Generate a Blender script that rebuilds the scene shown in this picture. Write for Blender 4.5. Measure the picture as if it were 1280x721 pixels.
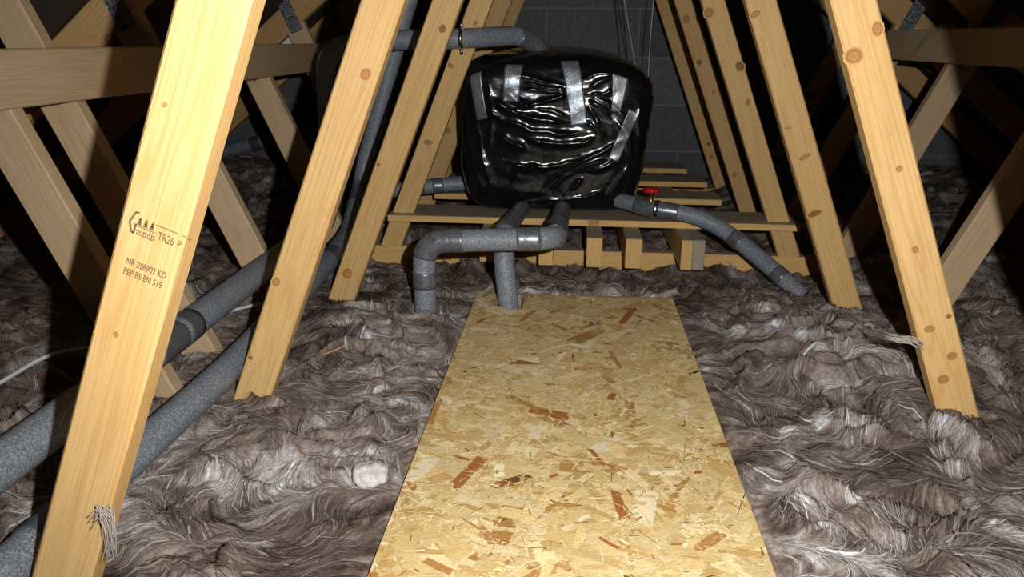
import bpy, bmesh, math, random
import numpy as np
from mathutils import Vector, Matrix

for o in list(bpy.data.objects): bpy.data.objects.remove(o, do_unlink=True)
SC = bpy.context.scene
COL = SC.collection
H = 0.76                       # eye height above the ceiling plasterboard (z = 0)

# ------------------------------------------------------------------ camera
F_PX, PITCH, YAW, ROLL = 994.05, 0.3054, 0.0737, 0.0088
def cam_axes():
    fwd = Vector((-math.sin(YAW)*math.cos(PITCH), math.cos(YAW)*math.cos(PITCH), -math.sin(PITCH)))
    rt = Vector((math.cos(YAW), math.sin(YAW), 0)); up = rt.cross(fwd)
    return rt*math.cos(ROLL)+up*math.sin(ROLL), -rt*math.sin(ROLL)+up*math.cos(ROLL), fwd
A_, B_, C_ = cam_axes()
cd = bpy.data.cameras.new('camera'); cam = bpy.data.objects.new('camera', cd); COL.objects.link(cam)
cd.sensor_fit = 'HORIZONTAL'; cd.sensor_width = 36; cd.lens = F_PX/1280*36
cd.clip_start = 0.02
m3 = Matrix((A_, B_, -C_)).transposed()
cam.matrix_world = Matrix.Translation((0, 0, H)) @ m3.to_4x4()
SC.camera = cam

# ------------------------------------------------------------------ world, lamp, exposure
w = bpy.data.worlds.new('world'); SC.world = w; w.use_nodes = True
w.node_tree.nodes['Background'].inputs[0].default_value = (0.8, 0.85, 1, 1)
w.node_tree.nodes['Background'].inputs[1].default_value = 0.0
SC.view_settings.view_transform = 'Standard'; SC.view_settings.look = 'None'
SC.view_settings.exposure = 0.25; SC.view_settings.gamma = 1; SC.view_settings.use_curve_mapping = False
# the one light of the photograph: the flash held beside the lens (its place follows from the cast shadows)
ld = bpy.data.lights.new('camera_flash', 'SPOT'); lo = bpy.data.objects.new('camera_flash_offscreen', ld); COL.objects.link(lo)
ld.shadow_soft_size = 0.007; ld.energy = 90; ld.color = (1, 0.985, 0.96); ld.spot_size = math.radians(118); ld.spot_blend = 1.0
lo.matrix_world = Matrix.Translation((0.106, 0.01, H+0.06)) @ m3.to_4x4()

# ------------------------------------------------------------------ helpers
def srgb(r, g, b):
    f = lambda c: (c/255/12.92) if c/255 <= .04045 else ((c/255+.055)/1.055)**2.4
    return (f(r), f(g), f(b), 1)
def tag(o, label=None, cat=None, group=None, kind=None):
    if label: o['label'] = label
    if cat: o['category'] = cat
    if group: o['group'] = group
    if kind: o['kind'] = kind
    return o
def empty(name, loc=(0, 0, 0)):
    o = bpy.data.objects.new(name, None); COL.objects.link(o); o.location = loc; o.empty_display_size = .05
    return o
def link(name, me, mat=None, parent=None):
    o = bpy.data.objects.new(name, me); COL.objects.link(o)
    if mat is not None and not me.materials: me.materials.append(mat)
    if parent is not None:
        o.parent = parent
    return o
def from_bm(name, bm, mat, parent=None, smooth=False):
    me = bpy.data.meshes.new(name); bmesh.ops.recalc_face_normals(bm, faces=bm.faces); bm.to_mesh(me); bm.free()
    if smooth:
        for p in me.polygons: p.use_smooth = True
    return link(name, me, mat, parent)
def np_mesh(name, V, F, colors=None, smooth=True):
    """V (n,3), F (m,k) arrays"""
    me = bpy.data.meshes.new(name); n, (m, k) = len(V), F.shape
    me.vertices.add(n); me.vertices.foreach_set('co', np.ascontiguousarray(V, np.float32).ravel())
    me.loops.add(m*k); me.loops.foreach_set('vertex_index', np.ascontiguousarray(F, np.int32).ravel())
    me.polygons.add(m); me.polygons.foreach_set('loop_start', np.arange(0, m*k, k, dtype=np.int32))
    if colors is not None:
        at = me.color_attributes.new('Col', 'FLOAT_COLOR', 'POINT')
        c = np.ones((n, 4), np.float32); c[:, :3] = colors; at.data.foreach_set('color', c.ravel())
    me.update(calc_edges=True); me.validate()
    if smooth: me.polygons.foreach_set('use_smooth', np.ones(m, bool))
    return me

# numpy gradient noise -------------------------------------------------
class Noise:
    def __init__(s, seed):
        r = np.random.RandomState(seed); s.p = r.permutation(512); s.p = np.concatenate([s.p, s.p, s.p])
        a = r.rand(512)*2*np.pi; s.g = np.stack([np.cos(a), np.sin(a)], -1)
    def __call__(s, x, y):
        xi, yi = np.floor(x).astype(int), np.floor(y).astype(int); xf, yf = x-xi, y-yi
        u, v = xf**3*(xf*(xf*6-15)+10), yf**3*(yf*(yf*6-15)+10)
        def d(ix, iy, fx, fy):
            h = s.p[(s.p[(xi+ix) & 511]+((yi+iy) & 511))] & 511; g = s.g[h]; return g[..., 0]*fx+g[..., 1]*fy
        a = d(0, 0, xf, yf); b = d(1, 0, xf-1, yf); c = d(0, 1, xf, yf-1); e = d(1, 1, xf-1, yf-1)
        return ((a+u*(b-a))*(1-v)+(c+u*(e-c))*v)*1.5
    def fbm(s, x, y, o=4, gain=.5):
        t = 0; a = 1
        for i in range(o): t = t+a*s(x*2**i+i*17.3, y*2**i-i*9.1); a *= gain
        return t

# ------------------------------------------------------------------ materials
def new_mat(name):
    m = bpy.data.materials.new(name); m.use_nodes = True; nt = m.node_tree
    return m, nt, nt.nodes['Principled BSDF']
def N(nt, t, **kw):
    n = nt.nodes.new(t)
    for k, v in kw.items():
        if k in n.inputs.keys(): n.inputs[k].default_value = v
        else: setattr(n, k, v)
    return n
def ramp(nt, src, stops):
    r = nt.nodes.new('ShaderNodeValToRGB'); e = r.color_ramp.elements
    while len(e) < len(stops): e.new(.5)
    for i, (p, c) in enumerate(stops): e[i].position = p; e[i].color = c
    nt.links.new(src, r.inputs[0]); return r
def mixc(nt, fac, a, b, mode='MIX'):
    n = nt.nodes.new('ShaderNodeMix'); n.data_type = 'RGBA'; n.blend_type = mode
    for i, v in ((0, fac), (6, a), (7, b)):
        if hasattr(v, 'default_value') or hasattr(v, 'links'): nt.links.new(v, n.inputs[i])
        else: n.inputs[i].default_value = v
    return n.outputs[2]
def mathn(nt, op, a, b=None):
    n = nt.nodes.new('ShaderNodeMath'); n.operation = op
    for i, v in ((0, a), (1, b)):
        if v is None: continue
        if hasattr(v, 'links'): nt.links.new(v, n.inputs[i])
        else: n.inputs[i].default_value = v
    return n.outputs[0]
def bump(nt, bs, h, strength=.3, dist=.002):
    b = nt.nodes.new('ShaderNodeBump'); b.inputs['Strength'].default_value = strength; b.inputs['Distance'].default_value = dist
    nt.links.new(h, b.inputs['Height']); nt.links.new(b.outputs[0], bs.inputs['Normal'])
def plain(name, col, rough=.6, metal=0, spec=.5):
    m, nt, bs = new_mat(name); bs.inputs['Base Color'].default_value = col; bs.inputs['Roughness'].default_value = rough
    bs.inputs['Metallic'].default_value = metal; bs.inputs['Specular IOR Level'].default_value = spec
    return m
def timber_mat(name, light, mid, dark, knot, knotty=1.0, dirt=.0):
    """length of the piece runs along object X"""
    m, nt, bs = new_mat(name)
    tc = N(nt, 'ShaderNodeTexCoord'); oi = N(nt, 'ShaderNodeObjectInfo')
    off = N(nt, 'ShaderNodeVectorMath', operation='SCALE'); cmb = N(nt, 'ShaderNodeCombineXYZ')
    for i, k in enumerate((7.0, 3.1, 1.7)): nt.links.new(mathn(nt, 'MULTIPLY', oi.outputs['Random'], k), cmb.inputs[i])
    add = N(nt, 'ShaderNodeVectorMath', operation='ADD'); nt.links.new(tc.outputs['Object'], add.inputs[0]); nt.links.new(cmb.outputs[0], add.inputs[1])
    # knots: sparse voronoi cells
    kp = N(nt, 'ShaderNodeMapping'); kp.inputs['Scale'].default_value = (9.0, 11, 0); nt.links.new(add.outputs[0], kp.inputs[0])
    vo = N(nt, 'ShaderNodeTexVoronoi', feature='F1', Scale=1.0, Randomness=1.0); nt.links.new(kp.outputs[0], vo.inputs['Vector'])
    sepc = N(nt, 'ShaderNodeSeparateColor'); nt.links.new(vo.outputs['Color'], sepc.inputs[0])
    gate = mathn(nt, 'GREATER_THAN', sepc.outputs[0], 1-.36*knotty)
    kd = ramp(nt, vo.outputs['Distance'], [(0.0, (.75, .75, .75, 1)), (.08, (.5, .5, .5, 1)), (.12, (1, 1, 1, 1)), (.15, (.25, .25, .25, 1)), (.26, (0, 0, 0, 1))])
    kn = mathn(nt, 'MULTIPLY', kd.outputs[0], gate)
    halo = ramp(nt, vo.outputs['Distance'], [(0, (1, 1, 1, 1)), (.55, (0, 0, 0, 1))]); hg = mathn(nt, 'MULTIPLY', halo.outputs[0], gate)
    nz = N(nt, 'ShaderNodeTexNoise', Scale=60.0, Detail=2.0); nt.links.new(add.outputs[0], nz.inputs['Vector'])
    # grain rings bent round the knots
    gm = N(nt, 'ShaderNodeMapping'); gm.inputs['Scale'].default_value = (.9, 26, 26); nt.links.new(add.outputs[0], gm.inputs[0])
    lo_ = N(nt, 'ShaderNodeTexNoise', Scale=1.0, Detail=2.0, Distortion=.4); nt.links.new(gm.outputs[0], lo_.inputs['Vector'])
    ph = mathn(nt, 'ADD', mathn(nt, 'MULTIPLY', lo_.outputs['Fac'], 85.0), mathn(nt, 'MULTIPLY', hg, 7.0))
    rings = mathn(nt, 'ADD', mathn(nt, 'MULTIPLY', mathn(nt, 'SINE', ph), .5), .5)
    fm = N(nt, 'ShaderNodeMapping'); fm.inputs['Scale'].default_value = (9, 420, 420); nt.links.new(add.outputs[0], fm.inputs[0])
    fi = N(nt, 'ShaderNodeTexNoise', Scale=1.0, Detail=3.0); nt.links.new(fm.outputs[0], fi.inputs['Vector'])
    bm_ = N(nt, 'ShaderNodeTexNoise', Scale=4.5, Detail=3.0); nt.links.new(add.outputs[0], bm_.inputs['Vector'])
    c1 = mixc(nt, ramp(nt, rings, [(.45, (0, 0, 0, 1)), (1, (.55, .55, .55, 1))]).outputs[0], light, mid)
    c2 = mixc(nt, mathn(nt, 'MULTIPLY', ramp(nt, fi.outputs['Fac'], [(.45, (0, 0, 0, 1)), (.75, (1, 1, 1, 1))]).outputs[0], .35), c1, dark)
    c3 = mixc(nt, mathn(nt, 'MULTIPLY', ramp(nt, bm_.outputs['Fac'], [(.4, (0, 0, 0, 1)), (.75, (1, 1, 1, 1))]).outputs[0], .45), c2, mid)
    c4 = mixc(nt, mathn(nt, 'MULTIPLY', kn, .85), c3, knot)
    c4 = mixc(nt, mathn(nt, 'MULTIPLY', hg, .14), c4, dark)
    hs = N(nt, 'ShaderNodeHueSaturation'); nt.links.new(c4, hs.inputs['Color'])
    nt.links.new(mathn(nt, 'ADD', mathn(nt, 'MULTIPLY', oi.outputs['Random'], .18), .84), hs.inputs['Value'])
    hs.inputs['Saturation'].default_value = .98
    nt.links.new(hs.outputs[0], bs.inputs['Base Color'])
    bs.inputs['Roughness'].default_value = .62; bs.inputs['Specular IOR Level'].default_value = .3
    bump(nt, bs, fi.outputs['Fac'], .25, .001)
    return m
M = {}
M['web'] = timber_mat('pale_pine', srgb(222, 184, 122), srgb(202, 156, 90), srgb(168, 120, 62), srgb(104, 66, 36), 0.0)
M['chord'] = timber_mat('chord_pine', srgb(234, 192, 122), srgb(216, 168, 98), srgb(176, 128, 70), srgb(104, 64, 34), .5)
M['rafter'] = timber_mat('aged_pine', srgb(216, 176, 116), srgb(196, 150, 90), srgb(158, 114, 64), srgb(74, 46, 28), .8)
M['outer'] = timber_mat('greyed_pine', srgb(208, 180, 142), srgb(190, 160, 122), srgb(152, 122, 90), srgb(84, 58, 38), .8)
M['grey'] = timber_mat('weathered_grey_timber', srgb(176, 162, 142), srgb(156, 142, 122), srgb(118, 106, 92), srgb(60, 48, 40), .4)
def vcol_mat(name, rough, spec=.3, noise_amt=.25, nscale=220, transl=0):
    m, nt, bs = new_mat(name)
    a = N(nt, 'ShaderNodeVertexColor', layer_name='Col'); tc = N(nt, 'ShaderNodeTexCoord')
    n = N(nt, 'ShaderNodeTexNoise', Scale=nscale, Detail=3.0); nt.links.new(tc.outputs['Object'], n.inputs['Vector'])
    r = ramp(nt, n.outputs['Fac'], [(.3, (1-noise_amt,)*3+(1,)), (.7, (1+noise_amt,)*3+(1,))])
    nt.links.new(mixc(nt, 1.0, a.outputs['Color'], r.outputs[0], 'MULTIPLY'), bs.inputs['Base Color'])
    bs.inputs['Roughness'].default_value = rough; bs.inputs['Specular IOR Level'].default_value = spec
    bump(nt, bs, n.outputs['Fac'], .4, .002)
    return m
M['wool'] = vcol_mat('mineral_wool', .95, .05, .35, 160)
M['strand'] = vcol_mat('wool_strand', .9, .1, .15, 300)
M['osb'] = vcol_mat('osb_strand', .55, .35, .12, 260)
M['osb_base'] = plain('osb_core', srgb(196, 160, 98), .7)
# foam pipe lagging
m, nt, bs = new_mat('grey_foam_lagging'); tc = N(nt, 'ShaderNodeTexCoord')
n1 = N(nt, 'ShaderNodeTexNoise', Scale=330.0, Detail=2.0); nt.links.new(tc.outputs['Object'], n1.inputs['Vector'])
r1 = ramp(nt, n1.outputs['Fac'], [(.32, srgb(92, 98, 106)), (.5, srgb(118, 125, 134)), (.68, srgb(156, 164, 174))])
nt.links.new(r1.outputs[0], bs.inputs['Base Color']); bs.inputs['Roughness'].default_value = .5; bump(nt, bs, n1.outputs['Fac'], .3, .002)
M['foam'] = m
# silver duct tape
m, nt, bs = new_mat('silver_duct_tape'); tc = N(nt, 'ShaderNodeTexCoord')
n1 = N(nt, 'ShaderNodeTexNoise', Scale=60.0, Detail=4.0, Distortion=1.5); nt.links.new(tc.outputs['Object'], n1.inputs['Vector'])
nt.links.new(ramp(nt, n1.outputs['Fac'], [(.3, srgb(104, 109, 116)), (.7, srgb(142, 148, 155))]).outputs[0], bs.inputs['Base Color'])
bs.inputs['Metallic'].default_value = .55; bs.inputs['Roughness'].default_value = .32; bump(nt, bs, n1.outputs['Fac'], .2, .003)
M['tape'] = m
M['tape_dark'] = plain('dark_grey_tape', srgb(82, 86, 92), .4, .1)
# black polythene
m, nt, bs = new_mat('black_polythene'); tc = N(nt, 'ShaderNodeTexCoord')
mp = N(nt, 'ShaderNodeMapping'); mp.inputs['Scale'].default_value = (9, 9, 38); nt.links.new(tc.outputs['Object'], mp.inputs[0])
n1 = N(nt, 'ShaderNodeTexNoise', Scale=1.0, Detail=3.0, Distortion=.8); nt.links.new(mp.outputs[0], n1.inputs['Vector'])
bs.inputs['Base Color'].default_value = (.006, .006, .007, 1); bs.inputs['Roughness'].default_value = .17; bs.inputs['Specular IOR Level'].default_value = .40
bump(nt, bs, n1.outputs['Fac'], .12, .004)
M['poly'] = m
M['black'] = plain('black_cable', (.01, .01, .012, 1), .5)
M['white'] = plain('white_cable', srgb(205, 207, 212), .45)
M['steel'] = plain('bright_steel', srgb(190, 192, 195), .25, 1)
M['brass'] = plain('brass', srgb(170, 135, 80), .35, .9)
M['red'] = plain('red_paint', srgb(196, 26, 30), .35)
M['ink'] = plain('grey_ink', srgb(112, 90, 64), .8)
M['blueink'] = plain('blue_ink', srgb(66, 70, 96), .8)
M['paper'] = plain('white_card', srgb(226, 228, 230), .7)
# galvanised nail plate
m, nt, bs = new_mat('galvanised_plate'); tc = N(nt, 'ShaderNodeTexCoord')
n1 = N(nt, 'ShaderNodeTexNoise', Scale=140.0, Detail=2.0); nt.links.new(tc.outputs['Object'], n1.inputs['Vector'])
nt.links.new(ramp(nt, n1.outputs['Fac'], [(.35, srgb(60, 64, 70)), (.65, srgb(150, 154, 158))]).outputs[0], bs.inputs['Base Color'])
bs.inputs['Metallic'].default_value = .5; bs.inputs['Roughness'].default_value = .5; bump(nt, bs, n1.outputs['Fac'], .6, .003); M['plate'] = m
# concrete block and mortar
def stone(name, a, b, sc):
    m, nt, bs = new_mat(name); tc = N(nt, 'ShaderNodeTexCoord'); oi = N(nt, 'ShaderNodeObjectInfo')
    n1 = N(nt, 'ShaderNodeTexNoise', Scale=sc, Detail=6.0, Roughness=.7); nt.links.new(tc.outputs['Object'], n1.inputs['Vector'])
    n2 = N(nt, 'ShaderNodeTexNoise', Scale=5.0, Detail=3.0); nt.links.new(tc.outputs['Object'], n2.inputs['Vector'])
    c = ramp(nt, n1.outputs['Fac'], [(.3, a), (.7, b)]).outputs[0]
    c = mixc(nt, mathn(nt, 'MULTIPLY', n2.outputs['Fac'], .5), c, a)
    hs = N(nt, 'ShaderNodeHueSaturation'); nt.links.new(c, hs.inputs['Color'])
    nt.links.new(mathn(nt, 'ADD', mathn(nt, 'MULTIPLY', oi.outputs['Random'], .35), .82), hs.inputs['Value'])
    nt.links.new(hs.outputs[0], bs.inputs['Base Color']); bs.inputs['Roughness'].default_value = .95; bump(nt, bs, n1.outputs['Fac'], .6, .006)
    return m
M['block'] = stone('concrete_block', srgb(84, 88, 93), srgb(122, 127, 132), 60)
M['mortar'] = stone('mortar', srgb(116, 118, 121), srgb(152, 155, 157), 90)
M['felt'] = stone('bitumen_felt', srgb(46, 38, 33), srgb(84, 70, 60), 120)
M['board'] = plain('plasterboard', srgb(190, 186, 178), .9)

# ------------------------------------------------------------------ timber pieces
def bevel_box(name, x0, x1, y0, y1, z0, z1, bev=.003, segs=1):
    bm = bmesh.new(); bmesh.ops.create_cube(bm, size=1)
    for v in bm.verts:
        v.co = Vector(((x0+x1)/2+v.co.x*(x1-x0), (y0+y1)/2+v.co.y*(y1-y0), (z0+z1)/2+v.co.z*(z1-z0)))
    bmesh.ops.bevel(bm, geom=bm.edges[:], offset=bev, segments=segs, affect='EDGES')
    bmesh.ops.recalc_face_normals(bm, faces=bm.faces)
    me = bpy.data.meshes.new(name); bm.to_mesh(me); bm.free(); return me
def beam_matrix(p0, p1, nrm):
    """local X along the beam, local Z = nrm"""
    p0, p1, nrm = Vector(p0), Vector(p1), Vector(nrm)
    x = (p1-p0).normalized(); z = (nrm-x*nrm.dot(x)).normalized(); y = z.cross(x)
    return Matrix.Translation(p0) @ Matrix((x, y, z)).transposed().to_4x4(), (p1-p0).length
def beam(name, p0, p1, width, thick, nrm, mat, parent=None, bev=.003, me=None):
    """thick is centred on the p0-p1 line along nrm"""
    mw, L = beam_matrix(p0, p1, nrm)
    if me is None: me = bevel_box(name, 0, L, -width/2, width/2, -thick/2, thick/2, bev)
    o = link(name, me, mat, parent); o.matrix_local = mw
    return o

# ------------------------------------------------------------------ roof geometry (metres, camera at x = 0, y = 0)
CX, G, TS = 0.0567, 0.3491, 0.3957            # centre line, half gap of the inner webs at eye level, web slope
Y1, SP = 0.713, 0.6                           # first truss, spacing
WEB_W, TH = 0.065, 0.035
SL = 0.835                                    # roof slope (about 40 degrees)
APEX = H+0.965                                # underside of rafters at ridge
CH_TOP = 0.10
RW = 0.09; COS = 1/math.sqrt(1+SL*SL)
Ty = lambda k: Y1+(k-1)*SP
WALL_Y = 4.08
def in_x(z): return G+0.035-TS*(z-H)          # inner web centre, distance from the centre line
def out_x(z): return 0.937+0.44*(z-(H-0.392)) # outer web centre

# ------------------------------------------------------------------ structure
# floor: plasterboard ceiling of the rooms below
tag(link('floor', bevel_box('floor', CX-2.3, CX+2.3, -1.0, WALL_Y+.1, -.0125, 0, .001), M['board']), kind='structure')
# roof underlay
zt = APEX+(RW+.008)/COS
ys = np.linspace(-1.0, WALL_Y, 60); us = np.linspace(0, 2.35, 24)
V = []; 
for s in (-1, 1):
    for y in ys:
        sag = .012*math.sin(math.pi*(((y-Y1)/SP) % 1))
        for u in us: V.append((CX+s*u, y, zt-SL*u-sag*.0+.004*math.sin(9*u+5*y)+.006))
V = np.array(V); nu, ny = len(us), len(ys); Fq = []
for s in range(2):
    for j in range(ny-1):
        for i in range(nu-1):
            a = s*nu*ny+j*nu+i; Fq.append((a, a+1, a+nu+1, a+nu))
ceil = tag(link('ceiling', np_mesh('ceiling', V, np.array(Fq)), M['felt']), kind='structure')
sol = ceil.modifiers.new('thickness', 'SOLIDIFY'); sol.thickness = .006; sol.offset = 1
# gable wall: mortar core and single blocks
def prism(name, poly, y0, y1, mat, parent=None, bev=0):
    bm = bmesh.new(); vs = [bm.verts.new((x, y0, z)) for x, z in poly]; f = bm.faces.new(vs)
    r = bmesh.ops.extrude_face_region(bm, geom=[f])
    for e in r['geom']:
        if isinstance(e, bmesh.types.BMVert): e.co.y = y1
    if bev: bmesh.ops.bevel(bm, geom=bm.edges[:], offset=bev, segments=1, affect='EDGES')
    return from_bm(name, bm, mat, parent)
def clip(poly, a, b, c):       # keep a*x+b*z <= c
    out = []
    for i in range(len(poly)):
        p, q_ = poly[i], poly[(i+1) % len(poly)]; dp = a*p[0]+b*p[1]-c; dq = a*q_[0]+b*q_[1]-c
        if dp <= 0: out.append(p)
        if dp*dq < 0: t = dp/(dp-dq); out.append((p[0]+t*(q_[0]-p[0]), p[1]+t*(q_[1]-p[1])))
    return out
zc = zt-.01
wall = tag(prism('wall_back', [(CX-2.2, 0), (CX+2.2, 0), (CX+2.2, max(.01, zc-SL*2.2)), (CX, zc), (CX-2.2, max(.01, zc-SL*2.2))], WALL_Y+.006, WALL_Y+.1, M['mortar']), kind='structure')
for r_ in range(-4, 6):
    zb = H-0.088+r_*.226+.005
    for c_ in range(-6, 7):
        xb = -.145+(.225 if r_ % 2 else 0)+c_*.45+.005
        p = [(xb, max(zb, .0)), (xb+.44, max(zb, .0)), (xb+.44, zb+.216), (xb, zb+.216)]
        if zb+.216 < .02: continue
        p = clip(p, SL, 1, zc-.02+SL*CX)
        if len(p) >= 3: p = clip(p, -SL, 1, zc-.02-SL*CX)
        if len(p) < 3: continue
        ar = abs(sum(p[i][0]*p[(i+1) % len(p)][1]-p[(i+1) % len(p)][0]*p[i][1] for i in range(len(p))))/2
        if ar < .004 or any(abs(x-CX) > 2.25 for x, z in p): continue
        prism('concrete_block', p, WALL_Y+random.Random(r_*31+c_).uniform(-.002, .002), WALL_Y+.05, M['block'], wall)

# ------------------------------------------------------------------ roof trusses
TLAB = ['pale pine roof truss with printed grade stamp on its web',
        'roof truss next behind the one with the printed stamp',
        'roof truss whose webs stand beside the far end of the flake board',
        'roof truss whose bottom chord carries the front ends of the tank bearers',
        'roof truss behind the black wrapped tank, second from the block wall',
        'roof truss standing closest to the grey blockwork gable']
trusses = []; meshes = {}
def place(tr, name, key, p0, p1, width, thick, mat):
    me = meshes.get(key); o = beam(name, p0, p1, width, thick, (0, -1, 0), mat, tr, me=me); meshes[key] = o.data
    return o
web_objs = {}
for k in range(1, 7):
    tr = tag(empty('roof_truss', (CX, Ty(k)+TH/2, 0)), TLAB[k-1], 'roof truss', 'roof trusses'); trusses.append(tr)
    place(tr, 'bottom_chord', 'bc', (-2.1, 0, CH_TOP-.0485), (2.1, 0, CH_TOP-.0485), .097, TH+.001, M['chord'])
    for s in (-1, 1):
        ztop = H+.86
        wo = place(tr, 'inner_web', 'iw', (s*in_x(CH_TOP-.01), 0, CH_TOP-.01), (s*in_x(ztop), 0, ztop), WEB_W, TH, M['web']); web_objs[(k, s)] = wo
        place(tr, 'outer_web', 'ow', (s*out_x(CH_TOP-.01), 0, CH_TOP-.01), (s*out_x(H+.05), 0, H+.05), .077, TH-.001, M['outer'])
        off = RW/2/COS
        place(tr, 'rafter', 'rf%d' % s, (s*2.2, 0, APEX-SL*2.2+off), (s*.001, 0, APEX-SL*.001+off), RW, TH+.0015, M['rafter'])
        # toothed nail plates on the front face
        d = Vector((out_x(H+.1)-out_x(H), 0, .1)).normalized()
        c0 = Vector((s*out_x(H+.075), -TH/2-.0016, H+.075)); dd = Vector((s*d.x, 0, d.z))
        place(tr, 'nail_plate', 'np', c0-dd*.065, c0+dd*.065, .048, .0016, M['plate'])
# knots in the faces of the webs (photo positions give the place on each face)
def knot_mat(name, core, ring, rim, outer):
    m, nt, bs = new_mat(name); tc = N(nt, 'ShaderNodeTexCoord')
    ln = N(nt, 'ShaderNodeVectorMath', operation='LENGTH'); nt.links.new(tc.outputs['Object'], ln.inputs[0])
    nz = N(nt, 'ShaderNodeTexNoise', Scale=3.0, Detail=3.0); nt.links.new(tc.outputs['Object'], nz.inputs['Vector'])
    v = mathn(nt, 'ADD', ln.outputs['Value'], mathn(nt, 'MULTIPLY', mathn(nt, 'SUBTRACT', nz.outputs['Fac'], .5), .35))
    r = ramp(nt, v, [(0, core), (.40, ring), (.58, rim), (.70, ring), (.90, outer)])
    nt.links.new(r.outputs[0], bs.inputs['Base Color']); bs.inputs['Roughness'].default_value = .6; bs.inputs['Specular IOR Level'].default_value = .3
    return m
M['knot'] = knot_mat('pine_knot', srgb(170, 122, 72), srgb(182, 134, 80), srgb(150, 102, 58), srgb(210, 168, 106))
M['knot_dark'] = knot_mat('dark_pine_knot', srgb(118, 80, 48), srgb(150, 106, 62), srgb(118, 78, 46), srgb(206, 162, 100))
bpy.context.view_layer.update()
def knot_mesh(seed):
    r = random.Random(seed); bm = bmesh.new(); c = bm.verts.new((0, 0, .0)); ring = []
    for i in range(22):
        a = 2*math.pi*i/22; ring.append(bm.verts.new((math.cos(a)*r.uniform(.92, 1.06), math.sin(a)*r.uniform(.92, 1.06), 0)))
    for i in range(22): bm.faces.new((c, ring[i], ring[(i+1) % 22]))
    me = bpy.data.meshes.new('knot'); bm.to_mesh(me); bm.free(); return me
KM = {m_: [knot_mesh(i) for i in range(4)] for m_ in ('knot', 'knot_dark')}
def add_knot(k, sd, u, v, r_px, el=1.25, kind='knot'):
    d = C_+A_*((u-640)/F_PX)-B_*((v-360.5)/F_PX); P = Vector((0, 0, H))+d*(Ty(k)/d.y); web = web_objs[(k, sd)]
    p = web.matrix_world.inverted() @ P; r = r_px*Ty(k)/F_PX/COS_V(v)
    o = link('knot', KM[kind][(int(u)+int(v)) % 4], M[kind], web)
    o.matrix_local = Matrix.Translation((p.x, p.y, TH/2+.00015)) @ Matrix.Rotation(.3*math.sin(u), 4, 'Z') @ Matrix.Diagonal((r*el, r, .01, 1))
COS_V = lambda v: 1.0
for a in ((2, -1, 457, 93, 8), (2, -1, 345, 352, 7), (2, -1, 313, 447, 4, 1.0, 'knot_dark'), (1, -1, 206, 131, 4, 1.2), (1, -1, 145, 418, 5), (3, -1, 553, 36, 5, 1.3, 'knot_dark'), (3, -1, 473, 206, 3, 1.0, 'knot_dark'),
          (3, -1, 434, 342, 8), (4, -1, 563, 82, 5, .7), (4, -1, 535, 178, 7, .6), (4, -1, 594, 29, 3), (5, -1, 560, 163, 4),
          (2, 1, 1067, 70, 13, .9), (2, 1, 1097, 36, 8, 1.3), (2, 1, 1124, 211, 5, 1.0), (2, 1, 1162, 411, 8, .8), (2, 1, 1190, 445, 8, .9), (2, 1, 1179, 474, 9, .9), (2, 1, 1186, 395, 4, 1.0, 'knot_dark'), (2, 1, 1144, 312, 5),
          (3, 1, 1018, 267, 11, .45, 'knot_dark'), (3, 1, 1006, 196, 10, .4), (3, 1, 985, 160, 6, .35), (3, 1, 944, 18, 8, .6),
          (4, 1, 925, 83, 6, 1.2, 'knot_dark'), (4, 1, 886, 16, 7, 1.0), (4, 1, 935, 128, 4), (5, 1, 874, 78, 4, 1.1, 'knot_dark'), (5, 1, 858, 24, 5), (5, 1, 892, 115, 3), (5, 1, 918, 218, 3.5), (6, 1, 886, 180, 3, 1.0, 'knot_dark'), (6, 1, 889, 196, 3)):
    add_knot(*a)
# printed stamp on the first left web
stw = web_objs[(1, -1)]
def text_mesh(s, size):
    cu = bpy.data.curves.new('t', 'FONT'); cu.body = s; cu.size = size; cu.extrude = .00008; cu.offset = .00016
    o = bpy.data.objects.new('t', cu); COL.objects.link(o); bpy.context.view_layer.update()
    me = bpy.data.meshes.new_from_object(o.evaluated_get(bpy.context.evaluated_depsgraph_get())); bpy.data.objects.remove(o)
    me.name = 'stamp'; me.materials.clear(); return me
bpy.context.view_layer.update()
mwi = stw.matrix_world.inverted()
def cam_ray(u, v): return C_+A_*((u-640)/F_PX)-B_*((v-360.5)/F_PX)
def px_y(u, v, Y): d = cam_ray(u, v); return Vector((0, 0, H))+d*(Y/d.y)
def px_z(u, v, z): d = cam_ray(u, v); return Vector((0, 0, H))+d*((z-H)/d.z)
def stamp(s, u, v, size, sx=1.0, me=None):
    p = mwi @ px_y(u, v, Y1); o = link('stamp', me or text_mesh(s, size), M['ink'], stw)
    o.matrix_local = Matrix.Translation((p.x, p.y, TH/2+.0001)) @ Matrix.Rotation(-math.pi/2, 4, 'Z') @ Matrix.Diagonal((sx, 1, 1, 1))
    return o
bm = bmesh.new()
def tri(pts):
    bm.faces.new([bm.verts.new((x, y, .0001)) for x, y in pts])
def bar(x0, y0, x1, y1, t):
    d = Vector((x1-x0, y1-y0, 0)).normalized()*t/2; n = (-d.y, d.x)
    tri([(x0+n[0], y0+n[1]), (x0-n[0], y0-n[1]), (x1-n[0], y1-n[1]), (x1+n[0], y1+n[1])])
for a in ((.0065, .0215, .003, .0215), (.003, .0215, -.001, .010), (-.001, .010, .003, 0), (.003, 0, .0052, .0005), (.0052, .0, .0052, .010)): bar(*a, .0021)
for i in range(3):
    x = .0085+i*.0062; b = .0095
    for j in range(3): tri([(x-.0029+.0006*j, b+j*.0026), (x+.0029-.0006*j, b+j*.0026), (x, b+.0046+j*.0022)])
bar(.005, .0083, .026, .0083, .0009)
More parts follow.
